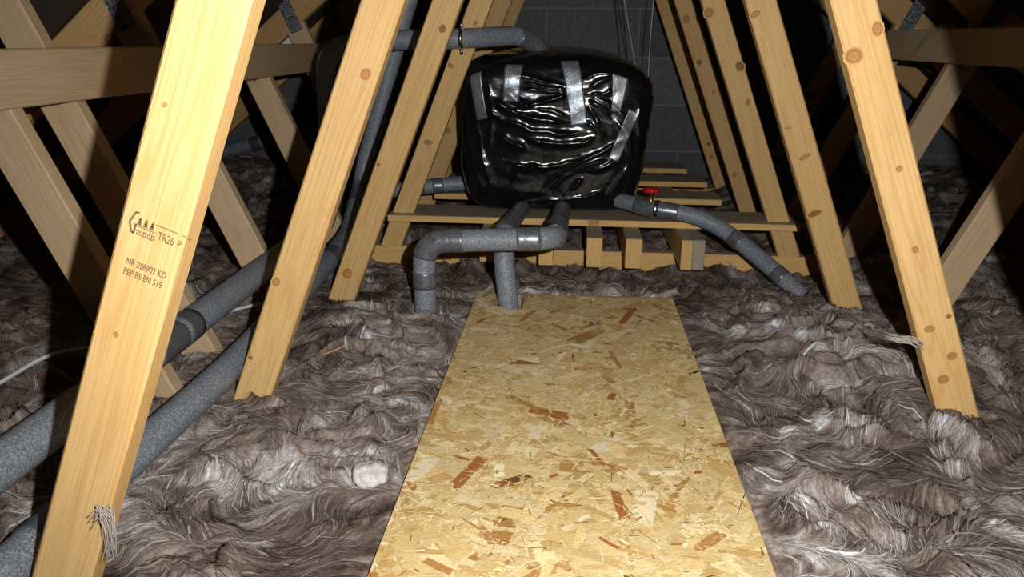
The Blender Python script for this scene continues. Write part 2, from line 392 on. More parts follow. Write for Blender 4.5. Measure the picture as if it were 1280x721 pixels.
me = bpy.data.meshes.new('stamp'); bm.to_mesh(me); bm.free()
stamp('', 160.5, 288.5, 0, 1, me)
stamp('ranttob', 166.5, 291.5, .0112, .60)
stamp('TR26', 196, 299.5, .0125, .60)
stamp('SP', 221, 306, .0075, .6)
bm = bmesh.new(); bar(0, 0, .023, 0, .0011); bar(.027, 0, .030, 0, .0009); bar(.034, 0, .037, 0, .0009)
me = bpy.data.meshes.new('stamp'); bm.to_mesh(me); bm.free(); stamp('', 195, 281, 0, 1, me)
stamp('NR 208902 KD', 157, 329, .0098, .66)
stamp('PEP BS EN 519', 153.5, 341.5, .0098, .66)
# ------------------------------------------------------------------ longitudinal binders, loose strut
XB = -0.9675
bl = beam('binder_board', (XB, -.6, H-.072), (XB, WALL_Y-.01, H-.077), .098, .035, (1, 0, 0), M['outer'])
tag(bl, 'long horizontal binder board behind the stamped truss web', 'board', 'longitudinal binders')
br = beam('binder_board', (2*CX-XB, -.6, H-.012), (2*CX-XB, 3.16, H-.012), .095, .035, (-1, 0, 0), M['outer'])
tag(br, 'long horizontal binder board with a wisp of wool on it', 'board', 'longitudinal binders')
ys_ = 1.54
def ox(z): return CX-out_x(z)
st = beam('brace_strut', (ox(.02)-.015, ys_, .02), (ox(H+.07)-.015, ys_, H+.07), .075, .035, (0, -1, 0), M['outer'])
tag(st, 'loose sloping brace strut passing behind the long binder board', 'strut')
# small white card scrap by the far node
sc_ = px_y(360, 53, Ty(5)+.06)
cardm = bevel_box('card_scrap', -.03, .03, -.002, .002, -.03, .03, .0005)
o = link('card_scrap', cardm, M['paper']); o.matrix_world = Matrix.Translation(sc_) @ Matrix.Rotation(.3, 4, 'Y')
tag(o, 'small white card scrap tucked under a far rafter', 'card')

# ------------------------------------------------------------------ tank platform
PL_T = H-.547; PL_B = H-.568
def plank(x0, x1, y0, y1, label, mat_top):
    mw = Matrix.Translation((x0, (y0+y1)/2, PL_B))
    n = 3; e = empty('platform_plank', (x0, (y0+y1)/2, PL_B)); h = (PL_T-PL_B)/n
    for i in range(n):
        me = bevel_box('ply_layer', 0, x1-x0, (y0-y1)/2+(.001 if i == 1 else 0), (y1-y0)/2, i*h, (i+1)*h, .0008)
        link('ply_layer', me, M['grey'] if i == n-1 else (M['chord'] if i == 0 else M['web']), e)
    return tag(e, label, 'plank', 'planks of the tank platform')
def plank2(x0, x1, y0, y1, label):
    e = empty('platform_plank', (x0, (y0+y1)/2, PL_B)); t = PL_T-PL_B
    link('board', bevel_box('board', 0, x1-x0, (y0-y1)/2, (y1-y0)/2, 0, t-.0015, .001), M['chord'], e)
    link('weathered_face', bevel_box('weathered_face', .0005, x1-x0-.0005, (y0-y1)/2+.0008, (y1-y0)/2-.0008, t-.0015, t, .0005), M['grey'], e)
    return tag(e, label, 'plank', 'planks of the tank platform')
plank2(-.587, .715, 2.475, 2.655, 'long front plank of the tank platform, under the bent pipes')
plank2(-.50, .54, 2.86, 3.02, 'plank of the tank platform just behind the red valve')
plank2(-.50, .545, 3.22, 3.395, 'plank of the tank platform second from the block wall')
plank2(-.50, .51, 3.566, 3.75, 'last plank of the tank platform, beside the block wall')
for x0, x1, y0, mt, lb in ((.052, .099, 2.322, 'chord', 'pale sawn bearer with square end, next right of the bent pipe elbow'),
                      (.168, .217, 2.322, 'chord', 'pale sawn bearer between the single and the doubled bearers'),
                      (.333, .366, 2.322, 'chord', 'pale half of the doubled bearer beneath the curved pipe'),
                      (.367, .403, 2.326, 'grey', 'weathered grey half of the doubled bearer beneath the curved pipe'),
                      (-.092, -.048, 2.33, 'chord', 'bearer end showing under the horizontal bent pipe'),
                      (-.275, -.228, 2.35, 'chord', 'bearer end behind the pipe that drops through the flake board')):
    e = empty('platform_bearer', ((x0+x1)/2, y0, CH_TOP)); h = PL_B-CH_TOP
    a = link('timber', bevel_box('timber', 0, 3.80-y0, -(x1-x0)/2, (x1-x0)/2, 0, h-.0015, .002), M[mt], e); a.matrix_local = Matrix.Rotation(math.pi/2, 4, 'Z')
    b = link('weathered_face', bevel_box('weathered_face', .001, 3.80-y0, -(x1-x0)/2+.001, (x1-x0)/2-.001, h-.0015, h, .0004), M['grey'], e); b.matrix_local = Matrix.Rotation(math.pi/2, 4, 'Z')
    tag(e, lb, 'bearer', 'bearers of the tank platform')
# weathered top face on the fourth truss chord (exposed above the wool)
for i in (3, 4):
    o = link('weathered_face', bevel_box('weathered_face', -1.6, 1.6, -TH/2+.001, TH/2-.001, 0, .0012, .0004), M['grey'], trusses[i]); o.location = (0, 0, CH_TOP)

# ------------------------------------------------------------------ OSB walkway board
OT = H-.642; OB = OT-.018; OX0, OX1, OY0, OY1 = -.238, .272, .12, 1.985
NX0, NX1, NY = -.177, -.113, 1.862
out = [(OX0, OY0), (OX1, OY0), (OX1, OY1+.012), (NX1, OY1), (NX1, NY), (NX0, NY), (NX0, OY1-.004), (OX0, OY1-.004)]
bm = bmesh.new(); f = bm.faces.new([bm.verts.new((x, y, OB)) for x, y in out])
r = bmesh.ops.extrude_face_region(bm, geom=[f])
for e_ in r['geom']:
    if isinstance(e_, bmesh.types.BMVert): e_.co.z = OT
osb = from_bm('flake_board', bm, M['osb_base'])
tag(osb, 'oriented strand flake board laid as a walkway over the wool', 'board')
nA_o = Noise(77); rg = np.random.RandomState(4); NF = 8000
Ls = np.where(rg.rand(NF) < .5, rg.uniform(.05, .13, NF), rg.uniform(.015, .055, NF)); Ws = Ls*rg.uniform(.14, .42, NF)
Ws = np.clip(Ws, .0015, .034); thin = rg.rand(NF) < .22; Ws[thin] = rg.uniform(.0008, .003, thin.sum()); Ls[thin] *= .6
order = np.argsort(-(Ls*Ws)**.5*rg.uniform(.15, 1.6, NF)); Ls, Ws = Ls[order], Ws[order]
px = rg.uniform(OX0, OX1, NF); py = OY0+(OY1-OY0)*rg.rand(NF)
an = rg.normal(.3, 1.0, NF)+(rg.rand(NF) < .35)*rg.uniform(0, 3.1, NF)
base = np.array([srgb(222, 198, 142)[:3], srgb(210, 184, 126)[:3], srgb(232, 214, 166)[:3], srgb(198, 166, 106)[:3], srgb(216, 194, 144)[:3],
                 srgb(180, 136, 78)[:3], srgb(164, 106, 58)[:3], srgb(120, 82, 46)[:3], srgb(242, 230, 196)[:3]])
ci = rg.choice(len(base), NF, p=[.26, .22, .15, .12, .15, .035, .015, .005, .045])
small = (Ls*Ws < .00007); rc = rg.rand(NF); ci[small & (rc < .10)] = 7; ci[small & (rc > .7)] = 8; ci[small & (rc > .10) & (rc < .18)] = 6
base = base*np.array((1.02, .985, .94)); cc = base[ci]*rg.uniform(.88, 1.08, (NF, 1))
# the broad reddish strands and the pale dusty arc at the notch
EXPL = [((567, 607), (606, 570), .022, 6), ((768, 612), (782, 650), .016, 6), ((870, 688), (904, 666), .016, 5), ((534, 532), (548, 498), .020, 5), ((602, 658), (618, 680), .012, 5),
        ((736, 560), (756, 582), .008, 6), ((838, 626), (860, 596), .009, 5), ((680, 638), (716, 628), .018, 5), ((632, 492), (672, 512), .014, 5), ((530, 700), (566, 716), .012, 5),
        ((776, 405), (792, 385), .016, 6), ((650, 402), (668, 388), .010, 5), ((596, 404), (606, 398), .012, 6), ((655, 376), (690, 372), .022, 5), ((762, 438), (776, 460), .010, 5), ((690, 640), (705, 632), .012, 3)]
ne = NF
def ins(p0, p1, wd, c):
    global px, py, Ls, Ws, an, ci, cc, NF
    px = np.append(px, (p0.x+p1.x)/2); py = np.append(py, (p0.y+p1.y)/2); Ls = np.append(Ls, max(.004, (p1-p0).length)); Ws = np.append(Ws, wd)
    an = np.append(an, math.atan2(p1.y-p0.y, p1.x-p0.x)); cc = np.vstack([cc, base[c]]); NF += 1
for a, b, wd, c in EXPL: ins(px_z(*a, OT), px_z(*b, OT), wd, c)
for i in range(150):
    t = rg.rand(); u = (1-t)**2*599+2*t*(1-t)*604+t*t*652; v = (1-t)**2*371+2*t*(1-t)*396+t*t*388
    q = px_z(u+rg.normal(0, 2), v+rg.normal(0, 1.5), OT); a_ = rg.uniform(0, 3.1); ln = rg.uniform(.004, .012); dq = Vector((math.cos(a_), math.sin(a_), 0))*ln
    ins(q-dq, q+dq, rg.uniform(.002, .005), 8)
SL_N = 9000
px = np.append(px, rg.uniform(OX0, OX1, SL_N)); py = np.append(py, rg.uniform(.6, OY1, SL_N)); Ls = np.append(Ls, rg.uniform(.004, .02, SL_N)); Ws = np.append(Ws, rg.uniform(.0005, .0016, SL_N))
clump = nA_o(px[-SL_N:]*9, py[-SL_N:]*9) > -.05
an = np.append(an, rg.normal(.2, .9, SL_N)); sc_i = rg.choice([8, 2, 3, 5, 7], SL_N, p=[.34, .22, .2, .16, .08]); cc = np.vstack([cc, base[sc_i]]); NF += SL_N
px[-SL_N:][~clump] = OX0-1
ca, sa = np.cos(an), np.sin(an)
prof = np.array([(-.5, -.28), (-.46, -.5), (0, -.5), (.47, -.5), (.5, -.15), (.44, .2), (.5, .46), (.1, .5), (-.42, .5), (-.5, .12)])
lx = (prof[:, 0][None]+rg.uniform(-.06, .06, (NF, 10)))*Ls[:, None]; ly = (prof[:, 1][None]+rg.uniform(-.12, .12, (NF, 10)))*Ws[:, None]
X = px[:, None]+lx*ca[:, None]-ly*sa[:, None]; Yv = py[:, None]+lx*sa[:, None]+ly*ca[:, None]
keep = ~((X > NX0-.001) & (X < NX1+.001) & (Yv > NY-.001)).any(1)
keep &= px > OX0-.5
X = np.clip(X, OX0, OX1); Yv = np.clip(Yv, OY0, OY1-.004)
Z = np.repeat((OT+.00005+np.arange(NF)*(.0007/NF))[:, None], 10, 1)
X, Yv, Z, cc = X[keep], Yv[keep], Z[keep], cc[keep]; nf = len(X)
me = np_mesh('wood_strands', np.stack([X, Yv, Z], -1).reshape(-1, 3), np.arange(nf*10).reshape(-1, 10), np.repeat(cc, 10, 0), smooth=False)
tag(link('wood_strands', me, M['osb'], osb), kind='stuff')

# ------------------------------------------------------------------ mineral wool blanket
nA, nB, nC, nD = Noise(1), Noise(2), Noise(3), Noise(5)
def sstep(a, b, x): t = np.clip((x-a)/(b-a), 0, 1); return t*t*(3-2*t)
def warp(x, y):
    wx = .11*nA.fbm(x*3.1, y*3.1, 3)+.05*nB.fbm(x*8, y*8, 2); wy = .11*nC.fbm(x*3.1+5, y*3.1, 3)+.05*nD.fbm(x*8, y*8+3, 2)
    return x+wx*1.5, y+wy*1.5
def wool_h(x, y):
    wx, wy = warp(x, y)
    h = .108+.03*nB.fbm(x*2.3+3, y*2.3, 2)
    h = h+.040*(.42-np.abs(nC.fbm(wx*4.2, wy*6, 2)))+.013*nD.fbm(wx*12, wy*15, 2)+.003*nA.fbm(wx*36, wy*36, 2)
    h = h+.05*np.exp(-((x-.62)**2/.05+(y-1.62)**2/.06))+.03*np.exp(-((x-.95)**2/.04+(y-1.55)**2/.04))
    h = h+.03*np.exp(-((x+.45)**2/.03+(y-1.75)**2/.05))
    # beside and under the flake board
    bx = np.maximum(np.maximum(OX0-x, x-OX1), 0)
    dip = (1-sstep(.0, .10, bx))*(1-sstep(1.97, 2.03, y)); h = h*(1-dip)+dip*np.clip(h, .104, .112+.008*nC(x*14, y*14))
    inside = (x > OX0-.004) & (x < OX1+.004) & (y < OY1+.005); h = np.where(inside, np.minimum(h, .085), h)
    # in front of the fourth truss and under the platform
    mid = sstep(-.95, -.75, x)*(1-sstep(.75, .95, x))
    d4 = sstep(2.02, 2.40, y)*mid
    tear = .03*np.clip(nD.fbm(x*16, y*6, 2)+.1, 0, 1)*(1-sstep(2.46, 2.52, y))
    h = h*(1-d4)+d4*(.048+.018*nB.fbm(x*9, y*9, 2)+tear+.03*sstep(2.55, 2.8, y))
    # pipes lie in a shallow trough
    tr_ = np.exp(-((x+.665)/.10)**2)*(1-sstep(2.2, 2.5, y)); h = h-tr_*np.maximum(h-.105, 0)*.85
    h = h+.05*sstep(3.2, 3.9, y)*sstep(.45, .9, np.abs(x))
    lim = APEX-SL*np.abs(x-CX)-.0
    floor_ = .1085*(1-sstep(1.98, 2.08, y)); h = np.where(inside, h, np.maximum(h, floor_))
    return np.clip(np.minimum(h, lim), .004, .4)
xs = np.concatenate([np.arange(CX-2.1, -1.5, .03), np.arange(-1.5, -1.0, .008), np.arange(-1.0, 1.15, .0045), np.arange(1.15, 1.6, .008), np.arange(1.6, CX+2.1, .03)])
yv = np.concatenate([np.arange(-.6, .4, .04), np.arange(.4, 2.15, .0045), np.arange(2.15, 2.8, .008), np.arange(2.8, WALL_Y-.005, .014)])
XX, YY = np.meshgrid(xs, yv); ZZ = wool_h(XX, YY)
def flow(x, y): return 1.4*np.pi*nA.fbm(x*2.0, y*2.0, 2)+.9*np.pi*nB(x*5.5, y*5.5)+.22*np.pi*nC(x*14, y*14)
nL = Noise(31); nM = Noise(32)
def lic(x, y, n=9, st=.006, dx=0.0):
    """noise smeared along the fibre direction"""
    acc = nL(x*120+dx, y*120)+.8*nM(x*48+dx, y*48); cnt = 1
    for sg in (1, -1):
        a, b = x, y
        for i in range(n):
            th = flow(a, b); a = a+sg*st*np.cos(th); b = b+sg*st*np.sin(th); acc = acc+nL(a*120+dx, b*120)+.8*nM(a*48+dx, b*48); cnt += 1
    return acc/cnt*2.2
PAL_T = np.array([0, .25, .48, .68, .86, 1]); PAL = np.array([srgb(60, 50, 45)[:3], srgb(98, 84, 76)[:3], srgb(132, 118, 109)[:3], srgb(162, 152, 145)[:3], srgb(192, 190, 190)[:3], srgb(214, 216, 220)[:3]])
def wool_tone(x, y):
    wx, wy = warp(x, y)
    a = nB.fbm(wx*5+2, wy*8, 3, .6); b = nC.fbm(wx*16, wy*24+4, 2, .6); c = nA.fbm(x*2.2, y*2.2+7, 2)
    blob = np.clip(nD.fbm(wx*6+9, wy*6, 2)-.40, 0, 1)*.75
    return .41+.26*a+.17*b+.12*c+blob
def pal(t): t = np.clip(t, 0, 1); return np.stack([np.interp(t, PAL_T, PAL[:, i]) for i in range(3)], -1)
nx, ny = len(xs), len(yv); idx = np.arange(nx*ny).reshape(ny, nx)
Fq = np.stack([idx[:-1, :-1], idx[:-1, 1:], idx[1:, 1:], idx[1:, :-1]], -1).reshape(-1, 4)
LC = lic(XX, YY); cols = pal(wool_tone(XX, YY)+.38*LC)
under = (XX > OX0-.006) & (XX < OX1+.006) & (YY < OY1+.01)
ZZ = np.where(under, ZZ, ZZ+.0042*lic(XX, YY, dx=137.5))
wool = link('insulation_wool', np_mesh('insulation_wool', np.stack([XX, YY, ZZ], -1).reshape(-1, 3), Fq, cols.reshape(-1, 3)), M['wool'])
tag(wool, 'brown grey mineral wool insulation spread between the trusses', 'insulation', kind='stuff')
# teased strands
def strands(n, x0, x1, y0, y1, ypow, L0, L1, W0, W1, lift, seed, bright=0.0, curl=1.0, dth_sd=.15):
    r = np.random.RandomState(seed); Mp = 8
    x = r.uniform(x0, x1, n); y = y0+(y1-y0)*r.rand(n)**ypow
    L = r.uniform(L0, L1, n); Wd = r.uniform(W0, W1, n); bend = r.normal(0, 4*curl, n); sgn = np.where(r.rand(n) < .5, 1, -1)
    th0 = r.normal(0, dth_sd, n); pts = []
    cx_, cy_ = x.copy(), y.copy(); dth = np.zeros(n)
    amp = lift*r.rand(n)**3
    for i in range(Mp):
        th = flow(cx_, cy_)+th0+dth
        s = i/(Mp-1); z = wool_h(cx_, cy_)+.0008+.0015*(i in (2, 3, 4, 5))+amp*math.sin(math.pi*min(1, s*1.15))
        cy_ = np.minimum(cy_, WALL_Y-.012); pts.append((cx_.copy(), cy_.copy(), z, th))
        st_ = L/(Mp-1); cx_ = cx_+sgn*np.cos(th)*st_; cy_ = cy_+sgn*np.sin(th)*st_; dth = dth+bend*st_
    P = np.stack([np.stack(p[:3], -1) for p in pts], 1); TH_ = np.stack([p[3] for p in pts], 1)
    ok = ~((P[:, :, 0] > OX0-.003) & (P[:, :, 0] < OX1+.003) & (P[:, :, 1] < OY1+.005)).any(1)
    P, TH_, Wd = P[ok], TH_[ok], Wd[ok]; n = len(P); roll = r.uniform(-.5, .5, n)[:, None]
    prof = np.array([.05, .5, .9, 1, 1, .85, .45, .04]); hw = Wd[:, None]*prof[None]/2
    side = np.stack([-np.sin(TH_)*np.cos(roll), np.cos(TH_)*np.cos(roll), np.sin(roll)*np.ones_like(TH_)], -1)
    V = np.stack([P-side*hw[..., None], P+side*hw[..., None]], 2).reshape(-1, 3)
    b0 = (np.arange(n)*Mp*2)[:, None]+np.arange(Mp-1)[None]*2; Fq = np.stack([b0, b0+1, b0+3, b0+2], -1).reshape(-1, 4)
    xm, ym = P[:, 4, 0], P[:, 4, 1]
    c = pal(wool_tone(xm, ym)+r.normal(.01, .12, n)+.2*(r.rand(n) < bright))
    return V, Fq, np.repeat(c, Mp*2, 0)
sets = [strands(44000, -1.25, 1.4, .5, 2.5, 1.3, .04, .12, .0006, .0018, .006, 1, .10, .9, .24),
        strands(9000, -1.1, 1.3, .55, 2.2, 1.2, .05, .14, .0018, .0045, .003, 2, .2, .6, .14),
        strands(8000, -1.8, 2.0, 2.0, 3.93, 1.0, .04, .12, .0015, .004, .014, 3, .1),
        strands(700, -1.1, 1.2, .55, 2.3, 1.1, .04, .09, .0007, .0014, .02, 4, .3, 2.0, .8)]
o_ = 0; Vs, Fs, Cs = [], [], []
for V, Fq, c in sets: Vs.append(V); Fs.append(Fq+o_); Cs.append(c); o_ += len(V)
tag(link('wool_strands', np_mesh('wool_strands', np.concatenate(Vs), np.concatenate(Fs), np.concatenate(Cs)), M['strand'], wool), kind='stuff')

# ------------------------------------------------------------------ tubes
def resample(pts, n_per=.012, rad=.05):
    """round the corners of a polyline with quadratic fillets, then sample it"""
    P = [Vector(p) for p in pts]; out = [P[0]]
    for i in range(1, len(P)-1):
        a, b, c = P[i-1], P[i], P[i+1]; la, lc = (a-b).length, (c-b).length; r = min(rad, la*.48, lc*.48)
        s, e = b+(a-b).normalized()*r, b+(c-b).normalized()*r
        for k in range(9): t = k/8; out.append(s*(1-t)**2+b*2*t*(1-t)+e*t*t)
    out.append(P[-1]); res = [out[0]]
    for a, b in zip(out, out[1:]):
        n = max(1, int((b-a).length/n_per))
        for k in range(1, n+1): res.append(a.lerp(b, k/n))
    return [p for i, p in enumerate(res) if i == 0 or (p-res[i-1]).length > 1e-5]
def sweep(path, radius, seg=20, caps=True, jitter=0, seed=0):
    P = [Vector(p) for p in path]; n = len(P); bm = bmesh.new(); rings = []; rr = random.Random(seed)
    t0 = (P[1]-P[0]).normalized(); u = t0.orthogonal().normalized()
    for i in range(n):
        t = (P[min(i+1, n-1)]-P[max(i-1, 0)]).normalized(); u = (u-t*u.dot(t)).normalized(); v = t.cross(u)
        r = radius(i/(n-1)) if callable(radius) else radius; r *= 1+jitter*rr.uniform(-1, 1)
        rings.append([bm.verts.new(P[i]+(u*math.cos(2*math.pi*k/seg)+v*math.sin(2*math.pi*k/seg))*r) for k in range(seg)])
    for a, b in zip(rings, rings[1:]):
        for k in range(seg): bm.faces.new((a[k], a[(k+1) % seg], b[(k+1) % seg], b[k]))
    if caps: bm.faces.new(rings[0][::-1]); bm.faces.new(rings[-1])
    return bm
def sub_path(path, s0, s1):
    L = [0]
    for a, b in zip(path, path[1:]): L.append(L[-1]+(b-a).length)
    T = L[-1]; a0, a1 = s0*T, s1*T
    def at(s):
        for i in range(len(L)-1):
            if L[i+1] >= s: t = (s-L[i])/max(1e-9, L[i+1]-L[i]); return path[i].lerp(path[i+1], t)
        return path[-1]
    return [at(a0)]+[p for p, l in zip(path, L) if a0 < l < a1]+[at(a1)]
def pipe(pts, r, label, tapes, rad=.06, group='lagged pipes', wraps=()):
    path = resample(pts, .012, rad); e = tag(empty('lagged_pipe', path[0]), label, 'pipe', group)
    def ch(name, bm, mat):
        o = from_bm(name, bm, mat, e, True); o.location = -e.location; return o
    ch('foam_lagging', sweep(path, r, 24, jitter=.008), M['foam'])
    for s0, s1, kind in tapes:
        sp = sub_path(path, s0, s1)
        ch('tape_band', sweep(sp, r+.0016, 24, jitter=.012, seed=int(s0*1e4)), M[kind])
    return e, path, ch
R0 = .0268
hz = lambda z: H+z
# bent pipe in front of the tank
pipe([(-.343, 1.81, .05), (-.345, 1.81, hz(-.462)), (-.035, 1.81, hz(-.447)), (-.026, 2.56, hz(-.527))], R0,
     'lagged pipe bent twice like a swan neck in front of the tank',
     [(.105, .138, 'tape'), (.165, .255, 'tape'), (.355, .395, 'tape'), (.44, .475, 'tape'), (.60, .66, 'tape_dark')], .055)
# pipe dropping through the flake board notch
pipe([(-.143, 1.905, .06), (-.165, 1.925, hz(-.525)), (-.166, 1.99, hz(-.472)), (-.156, 2.56, hz(-.530))], R0-.001,
     'lagged pipe dropping through the notch in the flake board', [(.225, .25, 'tape'), (.30, .36, 'tape')], .04)
# curved outlet with the red valve
e, path, ch = pipe([(.13, 2.56, hz(-.492)), (.24, 2.45, hz(-.500)), (.335, 2.435, hz(-.508)), (.41, 2.42, hz(-.525)), (.475, 2.39, hz(-.556)), (.532, 2.335, hz(-.594)), (.588, 2.27, hz(-.632)), (.66, 2.19, hz(-.69))], R0-.002,
     'lagged pipe with red valve, curving down into the wool', [(.16, .345, 'tape'), (.60, .655, 'tape'), (.85, .90, 'tape')], .05)
vp = px_y(813, 258, 2.448)
bm = sweep([vp+Vector((0, 0, .0)), vp+Vector((0, 0, .03)), vp+Vector((0, 0, .031)), vp+Vector((0, 0, .046))], lambda t: .009 if t < .5 else .0045, 14); ch('valve_stem', bm, M['brass'])
bm = sweep(sub_path(path, .245, .262), R0+.0015, 24); ch('valve_collar', bm, M['steel'])
bm = bmesh.new(); nseg = 40; rings = []
for (rr, zz) in ((.004, .007), (.016, .009), (.021, .010), (.024, .006), (.0235, -.003), (.018, -.005), (.004, -.004)):
    rings.append([bm.verts.new(vp+Vector((math.cos(2*math.pi*k/nseg)*rr*(1+.06*math.cos(8*2*math.pi*k/nseg)*(rr > .015)), math.sin(2*math.pi*k/nseg)*rr*(1+.06*math.cos(8*2*math.pi*k/nseg)*(rr > .015)), .048+zz))) for k in range(nseg)])
for a, b in zip(rings, rings[1:]):
    for k in range(nseg): bm.faces.new((a[k], a[(k+1) % nseg], b[(k+1) % nseg], b[k]))
bm.faces.new(rings[0]); bm.faces.new(rings[-1][::-1]); ch('valve_handwheel', bm, M['red'])
# upper pipe: along the webs, up, and over into the tank lid
e, path, ch = pipe([(-.708, .25, hz(-.52)), (-.708, 1.4, hz(-.52)), (-.715, 2.25, hz(-.52)), (-.748, 2.38, hz(-.45)), (-.748, 2.42, hz(-.30)), (-.748, 2.44, hz(-.035)), (-.60, 2.475, hz(-.012)), (-.335, 2.475, hz(-.004)), (-.17, 2.60, hz(.008)), (-.11, 2.64, hz(-.035)), (-.095, 2.65, hz(-.09))], .0295,
     'lagged pipe from the wool up and over into the top of the tank', [(.235, .26, 'tape_dark'), (.290, .318, 'tape_dark'), (.322, .337, 'tape_dark'), (.635, .66, 'tape'), (.795, .835, 'tape'), (.955, .985, 'tape')], .07)
cp = px_y(577, 48, 2.475)
for sgn in (1, -1):
    bm = sweep([cp+Vector((0, .0, sgn*.03)), cp+Vector((0, .0, sgn*.046))], .0045, 10); ch('clip_bolt', bm, M['steel'])
bm = sweep([cp+Vector((-.005, 0, 0)), cp+Vector((.005, 0, 0))], .0325, 24); ch('pipe_clip', bm, M['steel'])
# lower pipe: along the webs then leaning up beside the fourth truss
pipe([(-.655, .25, hz(-.60)), (-.64, 1.05, hz(-.60)), (-.634, 1.35, hz(-.60)), (-.66, 2.0, hz(-.595)), (-.685, 2.36, hz(-.585)), (-.705, 2.60, hz(-.49)), (-.69, 2.62, hz(-.40)), (-.53, 2.62, hz(.10)), (-.36, 2.62, hz(.55))], .0275,
     'lagged pipe lying lowest on the wool, then leaning up beside the webs', [(.155, .165, 'tape_dark'), (.525, .545, 'tape_dark'), (.655, .69, 'tape')], .08)
# feed stub into the tank side
pipe([(-.30, 2.80, hz(-.487)), (-.47, 2.76, hz(-.500)), (-.66, 2.70, hz(-.515))], .026, 'short lagged pipe entering the side of the tank', [(.42, .52, 'tape'), (.60, .74, 'tape')], .04)
# pipe at the gable, seen beyond the outer webs
pipe([(-1.88, 3.95, hz(-.593)), (-1.81, 3.95, hz(-.575)), (-1.40, 3.95, hz(-.47)), (-1.0, 3.95, hz(-.40))], .035, 'lagged pipe running along the foot of the block gable', [(.3, .36, 'tape_dark')], .04)

# ------------------------------------------------------------------ cables
def cable(name, pts, r, mat, label, group=None, cat='cable'):
    path = resample(pts, .015, .2); o = from_bm(name, sweep(path, r, 8), M[mat], None, True); return tag(o, label, cat, group)
cable('white_cable', [(-1.12, .95, hz(-.635)), (-1.03, 1.24, hz(-.61)), (-1.0, 1.36, hz(-.59)), (-.93, 1.43, hz(-.60)), (-.83, 1.55, hz(-.60)), (-.76, 1.70, hz(-.605)), (-.71, 1.80, hz(-.62)), (-.70, 2.0, hz(-.655))], .0042, 'white', 'thin white cable looping over the wool past the lagged pipes')
cable('black_cable', [px_y(384, 232, 2.2), px_y(368, 245, 2.2), px_y(355, 275, 2.2), px_y(345, 315, 2.2), px_y(343, 345, 2.15)], .004, 'black', 'thin black cable hanging beside the greyed outer web')
cable('hanging_wire', [px_y(772, -60, 3.15), px_y(780, 0, 3.15), px_y(786, 35, 3.15), px_y(794, 82, 3.05)], .0014, 'white', 'pale wire hanging down onto the tank, bent sideways', 'hanging wires', 'wire')
cable('hanging_wire', [px_y(822, -60, 3.15), px_y(817, 0, 3.15), px_y(813, 45, 3.15), px_y(810, 100, 3.05)], .0014, 'white', 'pale straight wire hanging down behind the tank corner', 'hanging wires', 'wire')
cable('hanging_wire', [px_y(774, -60, 3.15), px_y(777, 0, 3.15), px_y(780, 30, 3.15), px_y(785, 82, 3.05)], .0018, 'black', 'black wire hanging down onto the tank', 'hanging wires', 'wire')

# ------------------------------------------------------------------ wrapped water tank
tank = tag(empty('water_tank', (-.055, 2.77, PL_T)), 'cold water tank wrapped in black polythene with silver tape', 'tank')
TC = Vector((-.058, 2.77, hz(-.292))); TA = (.300, .265, .246); EXP = 9.0
nP, nQ, nR, nS = Noise(21), Noise(22), Noise(23), Noise(24)
FOLDS = []
def fold(pts, wid, amp):
    FOLDS.append((np.array([[(px_y(u, v, 2.505)-TC).x, (px_y(u, v, 2.505)-TC).z] for u, v in pts]), wid, amp))
for pts in (((640, 93), (668, 98), (712, 108)), ((648, 101), (680, 107), (712, 113)), ((652, 112), (684, 113), (712, 117)), ((640, 137), (672, 130), (700, 121), (713, 115)), ((668, 128), (690, 124), (712, 119)), ((668, 135), (688, 138), (714, 145))): fold(pts, .0055, .0042)
for pts in (((606, 135), (630, 150), (664, 162), (700, 168), (738, 166)), ((622, 168), (640, 180), (660, 187)), ((652, 168), (675, 176), (704, 180), (732, 178), (744, 170)), ((630, 110), (644, 124), (668, 137)), ((610, 118), (634, 136), (676, 150), (716, 153))): fold(pts, .010, .007)
for pts in (((734, 112), (752, 100), (766, 92)), ((735, 118), (755, 118), (768, 112)), ((735, 124), (752, 134), (764, 150)), ((735, 130), (744, 146), (750, 160)), ((738, 120), (770, 136), (786, 150)), ((730, 150), (746, 162), (758, 172)), ((728, 100), (748, 92), (770, 88))): fold(pts, .0055, .0038)
for pts in (((628, 200), (654, 207), (684, 209), (716, 203), (748, 194)), ((676, 239), (692, 221), (722, 204), (756, 188), (790, 168)), ((684, 239), (704, 222), (736, 206), (762, 200)), ((636, 229), (643, 214), (648, 205)), ((648, 214), (662, 210), (674, 206)), ((712, 238), (722, 231), (728, 223)), ((650, 253), (690, 250), (736, 247), (758, 236)), ((630, 259), (668, 257), (716, 256)), ((735, 214), (756, 208), (780, 196)), ((770, 150), (786, 172), (790, 200))): fold(pts, .0060, .0058)
for pts in (((610, 100), (616, 140), (612, 190)), ((596, 150), (604, 200), (616, 250)), ((584, 150), (590, 200), (602, 245)), ((800, 110), (796, 140), (800, 180)), ((808, 130), (800, 170), (796, 220)), ((786, 205), (776, 230), (760, 250)), ((575, 170), (586, 220), (600, 250))): fold(pts, .008, .0035)
